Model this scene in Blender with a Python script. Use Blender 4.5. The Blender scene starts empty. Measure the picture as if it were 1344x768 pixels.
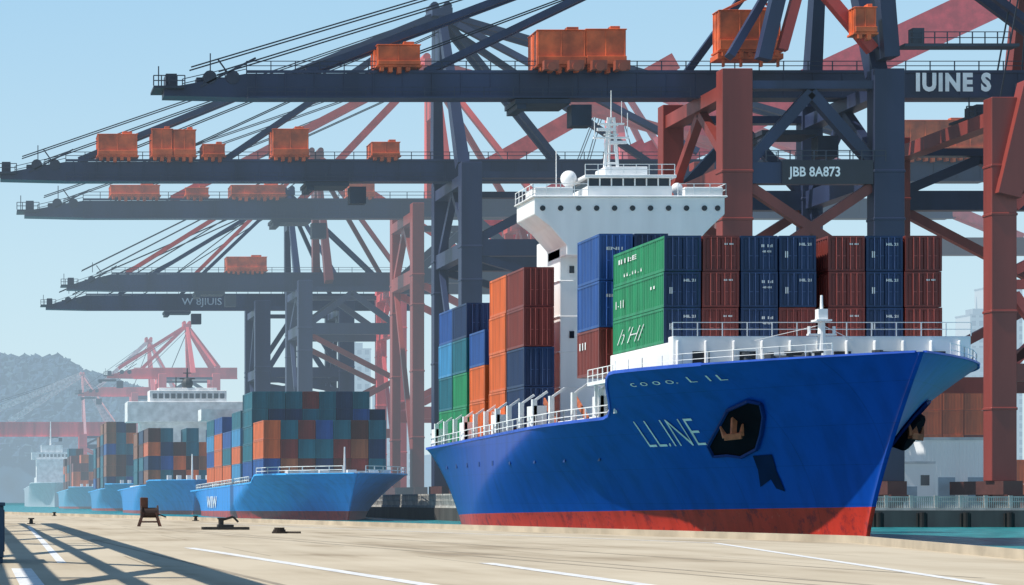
import bpy, math, random
from mathutils import Vector, Matrix, noise
random.seed(7)
S = bpy.context.scene
COL = S.collection
S.view_settings.view_transform='Standard'; S.view_settings.look='None'; S.view_settings.exposure=0

# ---------------------------------------------------------------- materials
HAZE=(0.52,0.70,0.84)  # painted haze: this sky-coloured glow is mixed into materials by fixed amounts
_m={}
def mat(name,col,haze=0.0,rough=.5,metal=0.0,var=.25,scale=.6,streak=False,bump=0.0,spec=.5):
    key=(name,tuple(col),round(haze,2))
    if key in _m: return _m[key]
    m=bpy.data.materials.new(name); m.use_nodes=True; nt=m.node_tree; N=nt.nodes; K=nt.links
    b=N['Principled BSDF']; out=N['Material Output']
    b.inputs['Roughness'].default_value=rough; b.inputs['Metallic'].default_value=metal; b.inputs['Specular IOR Level'].default_value=spec
    tc=N.new('ShaderNodeTexCoord'); mp=N.new('ShaderNodeMapping')
    mp.inputs['Scale'].default_value=(1,1,.12) if streak else (1,1,1)
    nz=N.new('ShaderNodeTexNoise'); nz.inputs['Scale'].default_value=scale; nz.inputs['Detail'].default_value=5
    K.new(tc.outputs['Object'],mp.inputs[0]); K.new(mp.outputs[0],nz.inputs['Vector'])
    r=N.new('ShaderNodeMapRange'); r.inputs[1].default_value=.35; r.inputs[2].default_value=.7
    r.inputs[3].default_value=1-var; r.inputs[4].default_value=1+var*.5
    K.new(nz.outputs[0],r.inputs[0])
    mx=N.new('ShaderNodeVectorMath'); mx.operation='SCALE'; mx.inputs[0].default_value=col[:3]
    K.new(r.outputs[0],mx.inputs['Scale']); K.new(mx.outputs[0],b.inputs['Base Color'])
    if bump>0:
        bp=N.new('ShaderNodeBump'); bp.inputs['Strength'].default_value=bump
        K.new(nz.outputs[0],bp.inputs['Height']); K.new(bp.outputs[0],b.inputs['Normal'])
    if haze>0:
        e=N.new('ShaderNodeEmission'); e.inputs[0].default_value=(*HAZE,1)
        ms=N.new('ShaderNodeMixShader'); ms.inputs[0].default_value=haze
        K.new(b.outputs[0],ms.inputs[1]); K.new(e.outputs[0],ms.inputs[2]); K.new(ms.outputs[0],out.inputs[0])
    _m[key]=m; return m

# ---------------------------------------------------------------- mesh helpers
class MB:
    def __init__(s): s.v=[]; s.f=[]; s.mi=[]
    def quad(s,pts,mi=0):
        n=len(s.v); s.v+= [tuple(p) for p in pts]; s.f.append(tuple(range(n,n+len(pts)))); s.mi.append(mi)
        return s
    def box(s,x0,x1,y0,y1,z0,z1,mi=0):
        n=len(s.v)
        s.v+=[(x0,y0,z0),(x1,y0,z0),(x1,y1,z0),(x0,y1,z0),(x0,y0,z1),(x1,y0,z1),(x1,y1,z1),(x0,y1,z1)]
        for f in ((3,2,1,0),(4,5,6,7),(0,1,5,4),(1,2,6,5),(2,3,7,6),(3,0,4,7)):
            s.f.append(tuple(n+i for i in f)); s.mi.append(mi)
        return s
    def beam(s,p,q,w,h=None,mi=0,w2=None):
        h=h or w; p=Vector(p); q=Vector(q); d=(q-p).normalized()
        up=Vector((0,1,0)) if abs(d.y)<.9 else Vector((0,0,1))
        a=d.cross(up).normalized(); b=a.cross(d).normalized()
        n=len(s.v); k=(w2/w) if w2 else 1
        for c,t in ((p,1),(q,k)):
            for i,j in ((-1,-1),(1,-1),(1,1),(-1,1)):
                s.v.append(tuple(c+a*(i*h/2*t)+b*(j*w/2*t)))
        for f in ((0,1,2,3),(7,6,5,4),(0,4,5,1),(1,5,6,2),(2,6,7,3),(3,7,4,0)):
            s.f.append(tuple(n+i for i in f)); s.mi.append(mi)
        return s
    def cyl(s,p,q,r0,r1=None,n=10,mi=0):
        r1=r0 if r1 is None else r1; p=Vector(p); q=Vector(q); d=(q-p).normalized()
        up=Vector((0,0,1)) if abs(d.z)<.9 else Vector((1,0,0))
        a=d.cross(up).normalized(); b=a.cross(d).normalized(); o=len(s.v)
        for c,r in ((p,r0),(q,r1)):
            for i in range(n):
                t=2*math.pi*i/n; s.v.append(tuple(c+a*(math.cos(t)*r)+b*(math.sin(t)*r)))
        for i in range(n):
            j=(i+1)%n; s.f.append((o+i,o+j,o+n+j,o+n+i)); s.mi.append(mi)
        s.f.append(tuple(o+n-1-i for i in range(n))); s.mi.append(mi)
        s.f.append(tuple(o+n+i for i in range(n))); s.mi.append(mi)
        return s
    def dome(s,c,r,n=10,m=5,mi=0,full=True):
        o=len(s.v); lo=-m if full else 0
        rows=list(range(lo,m+1))
        for k in rows:
            t=k/m*math.pi/2
            for i in range(n):
                a=2*math.pi*i/n
                s.v.append((c[0]+r*math.cos(t)*math.cos(a),c[1]+r*math.cos(t)*math.sin(a),c[2]+r*math.sin(t)))
        for k in range(len(rows)-1):
            for i in range(n):
                j=(i+1)%n; s.f.append((o+k*n+i,o+k*n+j,o+(k+1)*n+j,o+(k+1)*n+i)); s.mi.append(mi)
        return s
    def mesh(s,name,mats,base=(0,0,0),smooth=False):
        me=bpy.data.meshes.new(name)
        me.from_pydata([(v[0]-base[0],v[1]-base[1],v[2]-base[2]) for v in s.v],[],s.f)
        for m in mats: me.materials.append(m)
        me.polygons.foreach_set('material_index',s.mi)
        if smooth: me.polygons.foreach_set('use_smooth',[True]*len(s.f))
        me.update(); return me

def link(name,me,parent=None,loc=(0,0,0)):
    o=bpy.data.objects.new(name,me); COL.objects.link(o); o.location=loc
    if parent: o.parent=parent
    return o
class Thing:
    def __init__(s,name,base,label,category,group=None):
        s.base=base; s.o=link(name,None,None,base); s.o.empty_display_size=1
        s.o["label"]=label; s.o["category"]=category
        if group: s.o["group"]=group
    def part(s,name,mb,mats,smooth=False,parent=None,bevel=0,label=None):
        if not isinstance(mats,(list,tuple)): mats=[mats]
        o=link(name,mb.mesh(name,mats,s.base,smooth),parent or s.o)
        if bevel:
            b=o.modifiers.new('bevel','BEVEL'); b.width=bevel; b.segments=1; b.limit_method='ANGLE'
        if label: o["label"]=label
        return o
def tag(o,label,cat,group=None):
    o["label"]=label; o["category"]=cat
    if group: o["group"]=group
def structure(name,mb,mats,smooth=False):
    if not isinstance(mats,(list,tuple)): mats=[mats]
    o=link(name,mb.mesh(name,mats,(0,0,0),smooth)); o["kind"]="structure"; return o

def text_geo(txt,size,bold=0,shear=0,sp=1):
    cu=bpy.data.curves.new('lettering','FONT'); cu.body=txt; cu.size=size; cu.resolution_u=3; cu.offset=bold; cu.shear=shear; cu.space_character=sp
    o=bpy.data.objects.new('lettering_source',cu); COL.objects.link(o)
    bpy.context.view_layer.update()
    me=bpy.data.meshes.new_from_object(o.evaluated_get(bpy.context.evaluated_depsgraph_get()))
    V=[tuple(v.co) for v in me.vertices]; F=[tuple(p.vertices) for p in me.polygons]
    bpy.data.objects.remove(o); bpy.data.curves.remove(cu); bpy.data.meshes.remove(me)
    w=max(v[0] for v in V)-min(v[0] for v in V); mn=min(v[0] for v in V)
    return [(v[0]-mn,v[1]) for v in V],F,w
def text_mb(txt,size,fn,width=None,bold=0,shear=0,sp=1):
    V,F,w=text_geo(txt,size,bold,shear,sp); k=(width/w) if width else 1
    m=MB(); m.v=[tuple(fn(x*k,y)) for x,y in V]; m.f=list(F); m.mi=[0]*len(F); return m
def railing(mb,pts,h=1.0,step=2.0,r=.04):
    for a,b in zip(pts[:-1],pts[1:]):
        a=Vector(a); b=Vector(b); L=(b-a).length; n=max(1,int(L/step))
        for i in range(n+1):
            p=a.lerp(b,i/n); mb.beam(p,p+Vector((0,0.001,h)),r*2,r*2)
        for z in (h,h*.5): mb.beam(a+Vector((0,0,z)),b+Vector((0,0,z)),r*1.6,r*1.6)

# ---------------------------------------------------------------- camera (eye 2.7 m over the water)
cam=bpy.data.cameras.new('camera'); co=bpy.data.objects.new('camera',cam); COL.objects.link(co)
co.location=(0,0,2.7); co.rotation_euler=(math.radians(90),0,0)
cam.sensor_width=36; cam.lens=80.36; cam.shift_x=.5223; cam.shift_y=.2031; cam.clip_end=12000; cam.clip_start=.5
S.camera=co

# ---------------------------------------------------------------- light
sv=Vector((-.58,-.03,.81)).normalized()
el=math.asin(sv.z); rot=math.atan2(sv.x,sv.y)
w=bpy.data.worlds.new('World'); S.world=w; w.use_nodes=True; nt=w.node_tree
bg=nt.nodes['Background']; sky=nt.nodes.new('ShaderNodeTexSky'); sky.sky_type='NISHITA'
sky.sun_disc=False; sky.sun_elevation=el; sky.sun_rotation=rot; sky.air_density=1.0; sky.dust_density=.6; sky.ozone_density=2.0
tc=nt.nodes.new('ShaderNodeTexCoord'); sp=nt.nodes.new('ShaderNodeSeparateXYZ'); rp=nt.nodes.new('ShaderNodeValToRGB')
nt.links.new(tc.outputs['Generated'],sp.inputs[0]); nt.links.new(sp.outputs[2],rp.inputs[0])
e=rp.color_ramp.elements
e[0].position=0; e[0].color=(.66,.82,.89,1); e[1].position=1; e[1].color=(.05,.13,.32,1)
x=e.new(.1); x.color=(.56,.77,.88,1); x=e.new(.22); x.color=(.40,.66,.87,1); x=e.new(.42); x.color=(.12,.27,.48,1)
sc=nt.nodes.new('ShaderNodeVectorMath'); sc.operation='SCALE'; sc.inputs['Scale'].default_value=1/.105; nt.links.new(rp.outputs[0],sc.inputs[0])
mx=nt.nodes.new('ShaderNodeMixRGB'); mx.inputs[0].default_value=.85; nt.links.new(sky.outputs[0],mx.inputs[1]); nt.links.new(sc.outputs[0],mx.inputs[2])
nt.links.new(mx.outputs[0],bg.inputs[0]); bg.inputs[1].default_value=.112
sl=bpy.data.lights.new('sun','SUN'); sl.energy=5.0; sl.angle=math.radians(.5); sl.color=(1,.94,.85)
so=bpy.data.objects.new('sun',sl); COL.objects.link(so); so.rotation_euler=(-sv).to_track_quat('-Z','Y').to_euler()

# ---------------------------------------------------------------- water, quays
def water_mat():
    m=bpy.data.materials.new('harbour_water'); m.use_nodes=True; N=m.node_tree.nodes; K=m.node_tree.links
    b=N['Principled BSDF']; b.inputs['Roughness'].default_value=.3; b.inputs['Specular IOR Level'].default_value=.25
    tc=N.new('ShaderNodeTexCoord'); mp=N.new('ShaderNodeMapping'); mp.inputs['Scale'].default_value=(1,.3,1)
    n=N.new('ShaderNodeTexNoise'); n.inputs['Scale'].default_value=.9; n.inputs['Detail'].default_value=6
    bp=N.new('ShaderNodeBump'); bp.inputs['Strength'].default_value=1; bp.inputs['Distance'].default_value=.5
    K.new(tc.outputs['Object'],mp.inputs[0]); K.new(mp.outputs[0],n.inputs['Vector']); K.new(n.outputs[0],bp.inputs['Height']); K.new(bp.outputs[0],b.inputs['Normal'])
    r=N.new('ShaderNodeValToRGB'); r.color_ramp.elements[0].position=.35; r.color_ramp.elements[0].color=(.006,.12,.15,1); r.color_ramp.elements[1].position=.65; r.color_ramp.elements[1].color=(.04,.36,.38,1)
    K.new(n.outputs[0],r.inputs[0]); K.new(r.outputs[0],b.inputs['Base Color'])
    return m
mb=MB(); mb.quad([(-4000,-200,0),(6000,-200,0),(6000,9000,0),(-4000,9000,0)]); structure('water',mb,water_mat())

def concrete_mat():
    m=bpy.data.materials.new('quay_concrete'); m.use_nodes=True; N=m.node_tree.nodes; K=m.node_tree.links
    b=N['Principled BSDF']; b.inputs['Roughness'].default_value=.85
    tc=N.new('ShaderNodeTexCoord')
    mp=N.new('ShaderNodeMapping'); mp.inputs['Rotation'].default_value=(0,0,math.radians(-9)); mp.inputs['Scale'].default_value=(.5,.05,1)
    n1=N.new('ShaderNodeTexNoise'); n1.inputs['Scale'].default_value=1.0; n1.inputs['Detail'].default_value=5; n1.inputs['Roughness'].default_value=.55
    n2=N.new('ShaderNodeTexNoise'); n2.inputs['Scale'].default_value=.09; n2.inputs['Detail'].default_value=9; n2.inputs['Roughness'].default_value=.6
    K.new(tc.outputs['Object'],mp.inputs[0]); K.new(mp.outputs[0],n1.inputs['Vector']); K.new(tc.outputs['Object'],n2.inputs['Vector'])
    r=N.new('ShaderNodeValToRGB'); e=r.color_ramp.elements
    e[0].position=.38; e[0].color=(.34,.27,.18,1); e[1].position=.56; e[1].color=(.57,.49,.36,1)
    x=e.new(.46); x.color=(.49,.41,.29,1)
    mx=N.new('ShaderNodeMath'); mx.operation='MULTIPLY_ADD'; mx.inputs[1].default_value=.45
    ml=N.new('ShaderNodeMath'); ml.operation='MULTIPLY'; ml.inputs[1].default_value=.55
    K.new(n2.outputs[0],ml.inputs[0]); K.new(n1.outputs[0],mx.inputs[0]); K.new(ml.outputs[0],mx.inputs[2]); K.new(mx.outputs[0],r.inputs[0])
    br=N.new('ShaderNodeTexBrick'); br.inputs['Scale'].default_value=1; br.inputs['Brick Width'].default_value=9; br.inputs['Row Height'].default_value=14
    br.inputs['Mortar Size'].default_value=.05; br.inputs['Color1'].default_value=(1,1,1,1); br.inputs['Color2'].default_value=(.95,.95,.95,1); br.inputs['Mortar'].default_value=(.62,.6,.57,1)
    K.new(tc.outputs['Object'],br.inputs['Vector'])
    mm=N.new('ShaderNodeMixRGB'); mm.blend_type='MULTIPLY'; mm.inputs[0].default_value=1
    K.new(r.outputs[0],mm.inputs[1]); K.new(br.outputs[0],mm.inputs[2]); K.new(mm.outputs[0],b.inputs['Base Color'])
    return m
conc=concrete_mat()
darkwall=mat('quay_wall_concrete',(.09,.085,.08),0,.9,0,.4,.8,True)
edge=lambda Y:(35.4-.162*(Y-91)) if Y>91 else 35.4-(91-Y)*.2
mb=MB(); Ys=[-60,91,900]
mb.quad([(-900,Ys[0],1)]+[(edge(Y),Y,1) for Y in Ys]+[(-900,Ys[2],1)])
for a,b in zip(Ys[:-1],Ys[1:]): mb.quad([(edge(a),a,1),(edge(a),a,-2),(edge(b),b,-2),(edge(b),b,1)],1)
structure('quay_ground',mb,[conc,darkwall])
mb=MB()
for a,b in ((20,91),(91.01,420)): mb.beam((edge(a)-.35,a,1.05),(edge(b)-.35,b,1.05),.5,.1)
structure('kerb',mb,mat('kerb_concrete',(.5,.43,.33),0,.8))
paint=mat('road_paint',(.82,.82,.8),0,.6,0,.25,3)
mb=MB()
def strip(p,q,wd):
    p=Vector((*p,1.008)); q=Vector((*q,1.008)); a=Vector((wd/2,0,0)); mb.quad([p-a,q-a,q+a,p+a])
strip((9.35,38),(7.6,82),.42); strip((13.2,38),(13.8,62),.42)
strip((edge(40)-6,40),(edge(91)-6,91),.3); strip((edge(91)-6,91.01),(edge(170)-6,170),.3); strip((1.1,40),(1.1,57),.5); strip((2.3,62),(3.4,150),.25)
structure('road_marking',mb,paint)
tyre=mat('tyre_rubber_mark',(.36,.30,.22),0,.8,0,.3,.5)
mb=MB()
for a,b in (((17,44),(9.5,150)),((18.1,44),(10.4,150)),((22,50),(17.5,110)),((6.2,42),(5,100))):
    p=Vector((*a,1.004)); q=Vector((*b,1.004)); d=Vector((.09,0,0)); mb.quad([p-d,q-d,q+d,p+d])
structure('tyre_track',mb,tyre)

land=mat('terminal_asphalt',(.2,.19,.17),.06,.9,0,.2,.1)
mb=MB(); X0,X1,Ya,Yb=63,4000,231,3000
mb.quad([(89,Ya,1.7),(X1,Ya,1.7),(X1,Yb,1.7),(89,Yb,1.7)]); mb.quad([(X0,262,1.7),(89,262,1.7),(89,Yb,1.7),(X0,Yb,1.7)])
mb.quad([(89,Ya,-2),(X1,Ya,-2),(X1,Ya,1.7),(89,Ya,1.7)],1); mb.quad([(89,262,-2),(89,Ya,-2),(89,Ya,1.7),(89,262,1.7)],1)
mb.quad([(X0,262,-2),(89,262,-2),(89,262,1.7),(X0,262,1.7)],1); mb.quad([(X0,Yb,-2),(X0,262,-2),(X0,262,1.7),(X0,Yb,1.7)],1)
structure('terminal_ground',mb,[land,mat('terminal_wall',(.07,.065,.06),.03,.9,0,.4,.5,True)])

# ---------------------------------------------------------------- containers
CC={'R':((.2,.035,.028),'dark red'),'N':((.01,.035,.11),'navy blue'),'B':((.02,.09,.32),'blue'),'G':((.015,.26,.11),'green'),
    'O':((.7,.14,.03),'orange'),'T':((.012,.14,.2),'teal'),'L':((.05,.27,.52),'light blue'),'K':((.1,.028,.02),'dark brown'),
    'W':((.8,.81,.82),'white'),'Y':((.3,.11,.05),'brown')}
_c={}
def cont_mesh(w,h,l,c,haze,detail,door):
    key=(w,h,l,c,haze,detail,door)
    if key in _c: return _c[key]
    m=MB(); n=int(l*2.4) if detail==2 else (int(l*1.1) if detail==1 else 0)
    ph=.16; d=.07
    for x in (0,w-ph):
        for y in (0,l-ph): m.box(x,x+ph,y,y+ph,0,h)
    for x in (0.002,w-.122):
        m.box(x,x+.12,ph,l-ph,0.002,.2); m.box(x,x+.12,ph,l-ph,h-.16,h-.002)
    m.box(ph,w-ph,l-.12,l-.03,.0,h-.002); m.quad([(.05,.05,h-.03),(w-.05,.05,h-.03),(w-.05,l-.05,h-.03),(.05,l-.05,h-.03)])
    m.quad([(.05,l-.05,.05),(w-.05,l-.05,.05),(w-.05,.05,.05),(.05,.05,.05)])
    m.box(ph,w-ph,.0,.1,h-.16,h); m.box(ph,w-ph,.0,.1,0,.14)
    for side in (0,1):
        X=(lambda o:.02+o) if side==0 else (lambda o:w-.02-o)
        pr=[]
        if n:
            st=(l-2*ph)/n
            for i in range(n):
                y=ph+i*st; pr+= [(y,0),(y+st*.32,0),(y+st*.5,d),(y+st*.82,d)]
            pr.append((l-ph,0))
        else: pr=[(ph,.03),(l-ph,.03)]
        for (ya,oa),(yb,ob) in zip(pr[:-1],pr[1:]):
            q=[(X(oa),ya,.2),(X(ob),yb,.2),(X(ob),yb,h-.16),(X(oa),ya,h-.16)]
            m.quad(q if side else q[::-1])
    if detail<2: m.box(ph,w-ph,.05,.09,.14,h-.16)
    if detail==1:
        for i in range(5): x=ph+.2+i*(w-2*ph-.2)/5; m.box(x,x+.14,.015,.05,.14,h-.16)
    col,_=CC[c]; me=m.mesh('container_body',[mat('container_paint_'+CC[c][1].replace(' ','_'),col,haze,.45,0,.35,.9,True)])
    dm=None
    if detail==2:
        D=MB(); D.box(ph+.003,w/2-.02,.05,.09,.15,h-.17); D.box(w/2+.02,w-ph-.003,.05,.09,.15,h-.17)
        for i in range(8):
            x=ph+.1+i*(w-2*ph-.1)/8; D.box(x,x+.13,.02,.05,.22,h-.25)
        if door:
            for a in ((-.004,ph,0.001,h-.001),(w-ph,w+.004,0.001,h-.001),(ph+.001,w-ph-.001,h-.16,h-.002),(ph+.001,w-ph-.001,.002,.14)): D.box(a[0],a[1],-.012,.04,a[2],a[3])
        for x in (.55,.95,w-.95,w-.55):
            D.cyl((x,-.02,.1),(x,-.02,h-.1),.025,n=6,mi=1); D.box(x-.02,x+.22,-.045,-.014,h*.42,h*.42+.05,1)
        col2,_=CC[door or c]
        dm=D.mesh('container_door',[mat('container_paint_'+CC[door or c][1].replace(' ','_'),col2,haze,.45,0,.35,.9,True),mat('door_rod_steel',tuple(min(1,q*1.8+.03) for q in col2),haze,.4)])
    _c[key]=(me,dm); return _c[key]
JIT=random.Random(3)
def container(x,y,z,w,h,l,c,haze=0,detail=2,door=None,where="stacked on the blue ship's deck",group='containers on the ship'):
    me,dm=cont_mesh(w,h,l,c,haze,detail,door)
    o=link('shipping_container',me,None,(x+JIT.uniform(-.03,.03),y+JIT.uniform(-.06,.06),z))
    tag(o,f"{CC[c][1]} shipping container {where}",'container',group)
    if dm: link('container_door',dm,o)
    return o
def stack(x,y,z,h,l,cols,haze,detail,where,group,w=2.44,pitch=2.52,doors=None):
    res=[]
    for i,cs in enumerate(cols):
        if not cs: continue
        for j,c in enumerate(cs):
            if c==' ': continue
            res.append(container(x+i*pitch,y,z+j*h,w,h-.04,l,c,haze,detail,(doors or {}).get((i,j)),where,group))
    return res
def side_mark(o,txt,y0,z0,width,size,haze=0,bold=0,shear=0):
    m=text_mb(txt,size,lambda a,b:(-.03,y0-a,z0+b),width,bold,shear)
    p=link('lettering',m.mesh('lettering',[mat('white_lettering',(.75,.78,.78),haze,.6)]),o); return p
def end_mark(o,txt,x0,z0,width,size,haze=0):
    m=text_mb(txt,size,lambda a,b:(x0+a,-.07,z0+b),width,.01)
    p=link('lettering',m.mesh('lettering',[mat('white_lettering',(.75,.78,.78),haze,.6)]),o); return p

# ---------------------------------------------------------------- ships
def hull_fn(cx,y0,L,half,zf,za,brk,stemrake,k):
    def ystem(z): return y0+stemrake*(1-(max(0,min(z,zf))/zf)**1.3)
    def bf(Y,z):
        zz=max(0,min(z,zf)); wv=(zz/zf)**1.6
        d=max(0,Y-ystem(zz)); LL=(58-32*wv)*k; p=1.3+.65*wv
        b=half*(1-max(0,1-d/LL)**p)
        ds=max(0,(y0+L)-Y); t=max(0,1-ds/(30*k))
        b*=1-t*t*.28*(1-min(1,zz/za))**.8
        return b
    def ztop(Y):
        t=(Y-y0-brk)/(7*k); t=max(0,min(1,t)); t=t*t*(3-2*t)
        aft=za+ (1.0*k)*(1-max(0,min(1,(Y-y0-brk)/(L-brk))))
        return zf*(1-t)+aft*t
    return ystem,bf,ztop
def hull_mat(name,blue,red,y0,L,zb0,zb1,haze):
    m=bpy.data.materials.new(name); m.use_nodes=True; nt=m.node_tree; N=nt.nodes; K=nt.links
    b=N['Principled BSDF']; b.inputs['Roughness'].default_value=.3; out=N['Material Output']
    b.inputs['Specular IOR Level'].default_value=.15
    g=N.new('ShaderNodeNewGeometry'); sp=N.new('ShaderNodeSeparateXYZ'); K.new(g.outputs['Position'],sp.inputs[0])
    r=N.new('ShaderNodeMapRange'); r.inputs[1].default_value=y0; r.inputs[2].default_value=y0+L; r.inputs[3].default_value=zb0; r.inputs[4].default_value=zb1
    K.new(sp.outputs[1],r.inputs[0])
    c=N.new('ShaderNodeMath'); c.operation='GREATER_THAN'; K.new(sp.outputs[2],c.inputs[0]); K.new(r.outputs[0],c.inputs[1])
    mp=N.new('ShaderNodeMapping'); mp.inputs['Scale'].default_value=(1,1,.1); K.new(g.outputs['Position'],mp.inputs[0])
    n=N.new('ShaderNodeTexNoise'); n.inputs['Scale'].default_value=.8; n.inputs['Detail'].default_value=6; n.inputs['Roughness'].default_value=.55; K.new(mp.outputs[0],n.inputs['Vector'])
    n3=N.new('ShaderNodeTexNoise'); n3.inputs['Scale'].default_value=.9; n3.inputs['Detail'].default_value=8; n3.inputs['Roughness'].default_value=.75; K.new(g.outputs['Position'],n3.inputs['Vector'])
    rr=N.new('ShaderNodeValToRGB'); ee=rr.color_ramp.elements; ee[0].position=.38; ee[0].color=(red[0]*.5,red[1]*.6,red[2]*1.2,1); ee[1].position=.72; ee[1].color=(min(1,red[0]*1.1),red[1]*3+.05,red[2]*3+.05,1)
    xx=ee.new(.48); xx.color=(*red,1); xx=ee.new(.62); xx.color=(*red,1); K.new(n3.outputs[0],rr.inputs[0])
    mx=N.new('ShaderNodeMixRGB'); K.new(rr.outputs[0],mx.inputs[1]); mx.inputs[2].default_value=(*blue,1); K.new(c.outputs[0],mx.inputs[0])
    r2=N.new('ShaderNodeMapRange'); r2.inputs[1].default_value=.42; r2.inputs[2].default_value=.75; r2.inputs[3].default_value=1.04; r2.inputs[4].default_value=.74
    K.new(n.outputs[0],r2.inputs[0])
    bs=N.new('ShaderNodeMath'); bs.operation='FRACT'; dv=N.new('ShaderNodeMath'); dv.operation='DIVIDE'; dv.inputs[1].default_value=7.3
    K.new(sp.outputs[1],dv.inputs[0]); K.new(dv.outputs[0],bs.inputs[0])
    ls=N.new('ShaderNodeMath'); ls.operation='LESS_THAN'; ls.inputs[1].default_value=.012; K.new(bs.outputs[0],ls.inputs[0])
    dz=N.new('ShaderNodeMath'); dz.operation='DIVIDE'; dz.inputs[1].default_value=2.45; fz=N.new('ShaderNodeMath'); fz.operation='FRACT'
    K.new(sp.outputs[2],dz.inputs[0]); K.new(dz.outputs[0],fz.inputs[0])
    lz=N.new('ShaderNodeMath'); lz.operation='LESS_THAN'; lz.inputs[1].default_value=.018; K.new(fz.outputs[0],lz.inputs[0])
    mxx=N.new('ShaderNodeMath'); mxx.operation='MAXIMUM'; K.new(ls.outputs[0],mxx.inputs[0]); K.new(lz.outputs[0],mxx.inputs[1])
    sb=N.new('ShaderNodeMath'); sb.operation='MULTIPLY_ADD'; sb.inputs[1].default_value=-.2; K.new(mxx.outputs[0],sb.inputs[0]); K.new(r2.outputs[0],sb.inputs[2])
    sc=N.new('ShaderNodeVectorMath'); sc.operation='SCALE'; K.new(mx.outputs[0],sc.inputs[0]); K.new(sb.outputs[0],sc.inputs['Scale'])
    K.new(sc.outputs[0],b.inputs['Base Color'])
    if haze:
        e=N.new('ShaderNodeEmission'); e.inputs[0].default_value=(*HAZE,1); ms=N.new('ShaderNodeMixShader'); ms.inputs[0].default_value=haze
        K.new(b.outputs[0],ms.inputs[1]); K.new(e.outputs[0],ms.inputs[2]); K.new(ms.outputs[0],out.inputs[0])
    return m
def ship(label,cx,y0,L,half,zf,za,brk,haze,blue,red,zb0,zb1,nu=60,nv=18,group=None):
    k=half/12
    ystem,bf,ztop=hull_fn(cx,y0,L,half,zf,za,brk,8*k,k)
    T=Thing('container_ship',(cx,y0+L/2,0),label,'ship',group)
    mb=MB()
    def pt(u,v,sgn):
        uu=u**1.6; Yn=y0+uu*L; zt=ztop(Yn); z=-.6+(zt+.6)*v
        ye=y0+L-5*k*(1-max(0,z)/za) if z<za else y0+L
        Y=ystem(z)+uu*(ye-ystem(z)); z=-.6+(ztop(Y)+.6)*v
        b=bf(Y,z)
        return (cx+sgn*max(b,.12*k),Y,z)
    idx={}
    for sg in (-1,1):
        for i in range(nu+1):
            for j in range(nv+1):
                idx[sg,i,j]=len(mb.v); mb.v.append(pt(i/nu,j/nv,sg))
    for sg in (-1,1):
        for i in range(nu):
            for j in range(nv):
                q=(idx[sg,i,j],idx[sg,i+1,j],idx[sg,i+1,j+1],idx[sg,i,j+1])
                mb.f.append(q[::-1] if sg==-1 else q); mb.mi.append(0)
    for j in range(nv):
        mb.f.append((idx[1,0,j],idx[1,0,j+1],idx[-1,0,j+1],idx[-1,0,j])); mb.mi.append(0)
        mb.f.append((idx[-1,nu,j],idx[-1,nu,j+1],idx[1,nu,j+1],idx[1,nu,j])); mb.mi.append(0)
    T.part('hull',mb,hull_mat('hull_paint',blue,red,y0,L,zb0,zb1,haze),smooth=True)
    mb=MB(); prev=None
    for i in range(nu+1):
        Y=y0+.8*k+(i/nu)**1.3*(L-1.2*k); z=ztop(Y)-(.9*k if Y<y0+brk+2 else .5*k); b=bf(Y,z)-.08
        cur=((cx-b,Y,z),(cx+b,Y,z))
        if prev: mb.quad([prev[0],prev[1],cur[1],cur[0]])
        prev=cur
    T.part('deck',mb,mat('deck_paint',(.2,.2,.2),haze,.8))
    for sg in (-1,1):
        pp=None; mb=MB()
        for i in range(nu+1):
            Y=y0+.3+(i/nu)**1.4*(L-.5); q=(cx+sg*bf(Y,ztop(Y)),Y,ztop(Y)+.02)
            if pp: mb.beam(pp,q,.22,.12)
            pp=q
        T.part('bulwark_rail',mb,mat('bulwark_rail_paint',tuple(min(1,c*1.6+.02) for c in blue),haze,.5))
    return T,bf,ztop,ystem

WHITE=(.9,.91,.91)
# ======== main ship
CX=55.2
T,bf,zt,ystem=ship('large blue container ship with red waterline, white bridge and stacked containers',CX,133.5,84.5,12.4,11.4,7.6,22,0,
   (.003,.055,.35),(.62,.04,.022),2.4,1.3,nu=90,nv=26)
wm=mat('ship_white_paint',WHITE,0,.45,0,.1,.5,True); dk=mat('dark_glass',(.015,.025,.04),0,.15); blk=mat('black_steel',(.008,.009,.014),0,.5)
rust=mat('rusty_red_steel',(.5,.14,.06),0,.7,0,.4,2)
mb=MB(); mb.box(45.7,65.0,151.2,165,11.1,13.15); mb.box(45.7,65.3,150.2,151.198,11.1,13.5)
for i in range(11): x=45.9+i*1.85; mb.box(x,x+.14,149.9,150.2,11.1,13.2)
mb.box(46.4,64,157,216,8.3,9.0); mb.box(45.4,46.4,172,200,8.1,8.7)
T.part('hatch_block',mb,wm,bevel=.05)
for i in range(6): T.part('breakwater_opening',MB().box(47+i*3.1,48.1+i*3.1,150.12,150.2,11.4,12.5),blk)
mb=MB(); railing(mb,[(45.7,150.2,13.5),(65.3,150.2,13.5)],.9,1.6,.03); T.part('railing',mb,wm)
mb=MB(); pts=[(CX-bf(Y,11.4)+.15,Y,11.4) for Y in (155.5,152,148,144,141,138)]; railing(mb,pts,.8,1.5,.022); T.part('railing',mb,wm)
mb=MB(); pts=[(CX+bf(Y,11.4)-.15,Y,11.4) for Y in (138,141,144,148,152,156)]; railing(mb,pts,.8,1.5,.022); T.part('railing',mb,wm)
mb=MB(); pts=[(CX-bf(Y,zt(Y)-.3)+.15,Y,zt(Y)) for Y in (160,163,170,180,190,200,210,217.5)]; railing(mb,pts,1.0,1.6,.04); T.part('railing',mb,wm)
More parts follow.
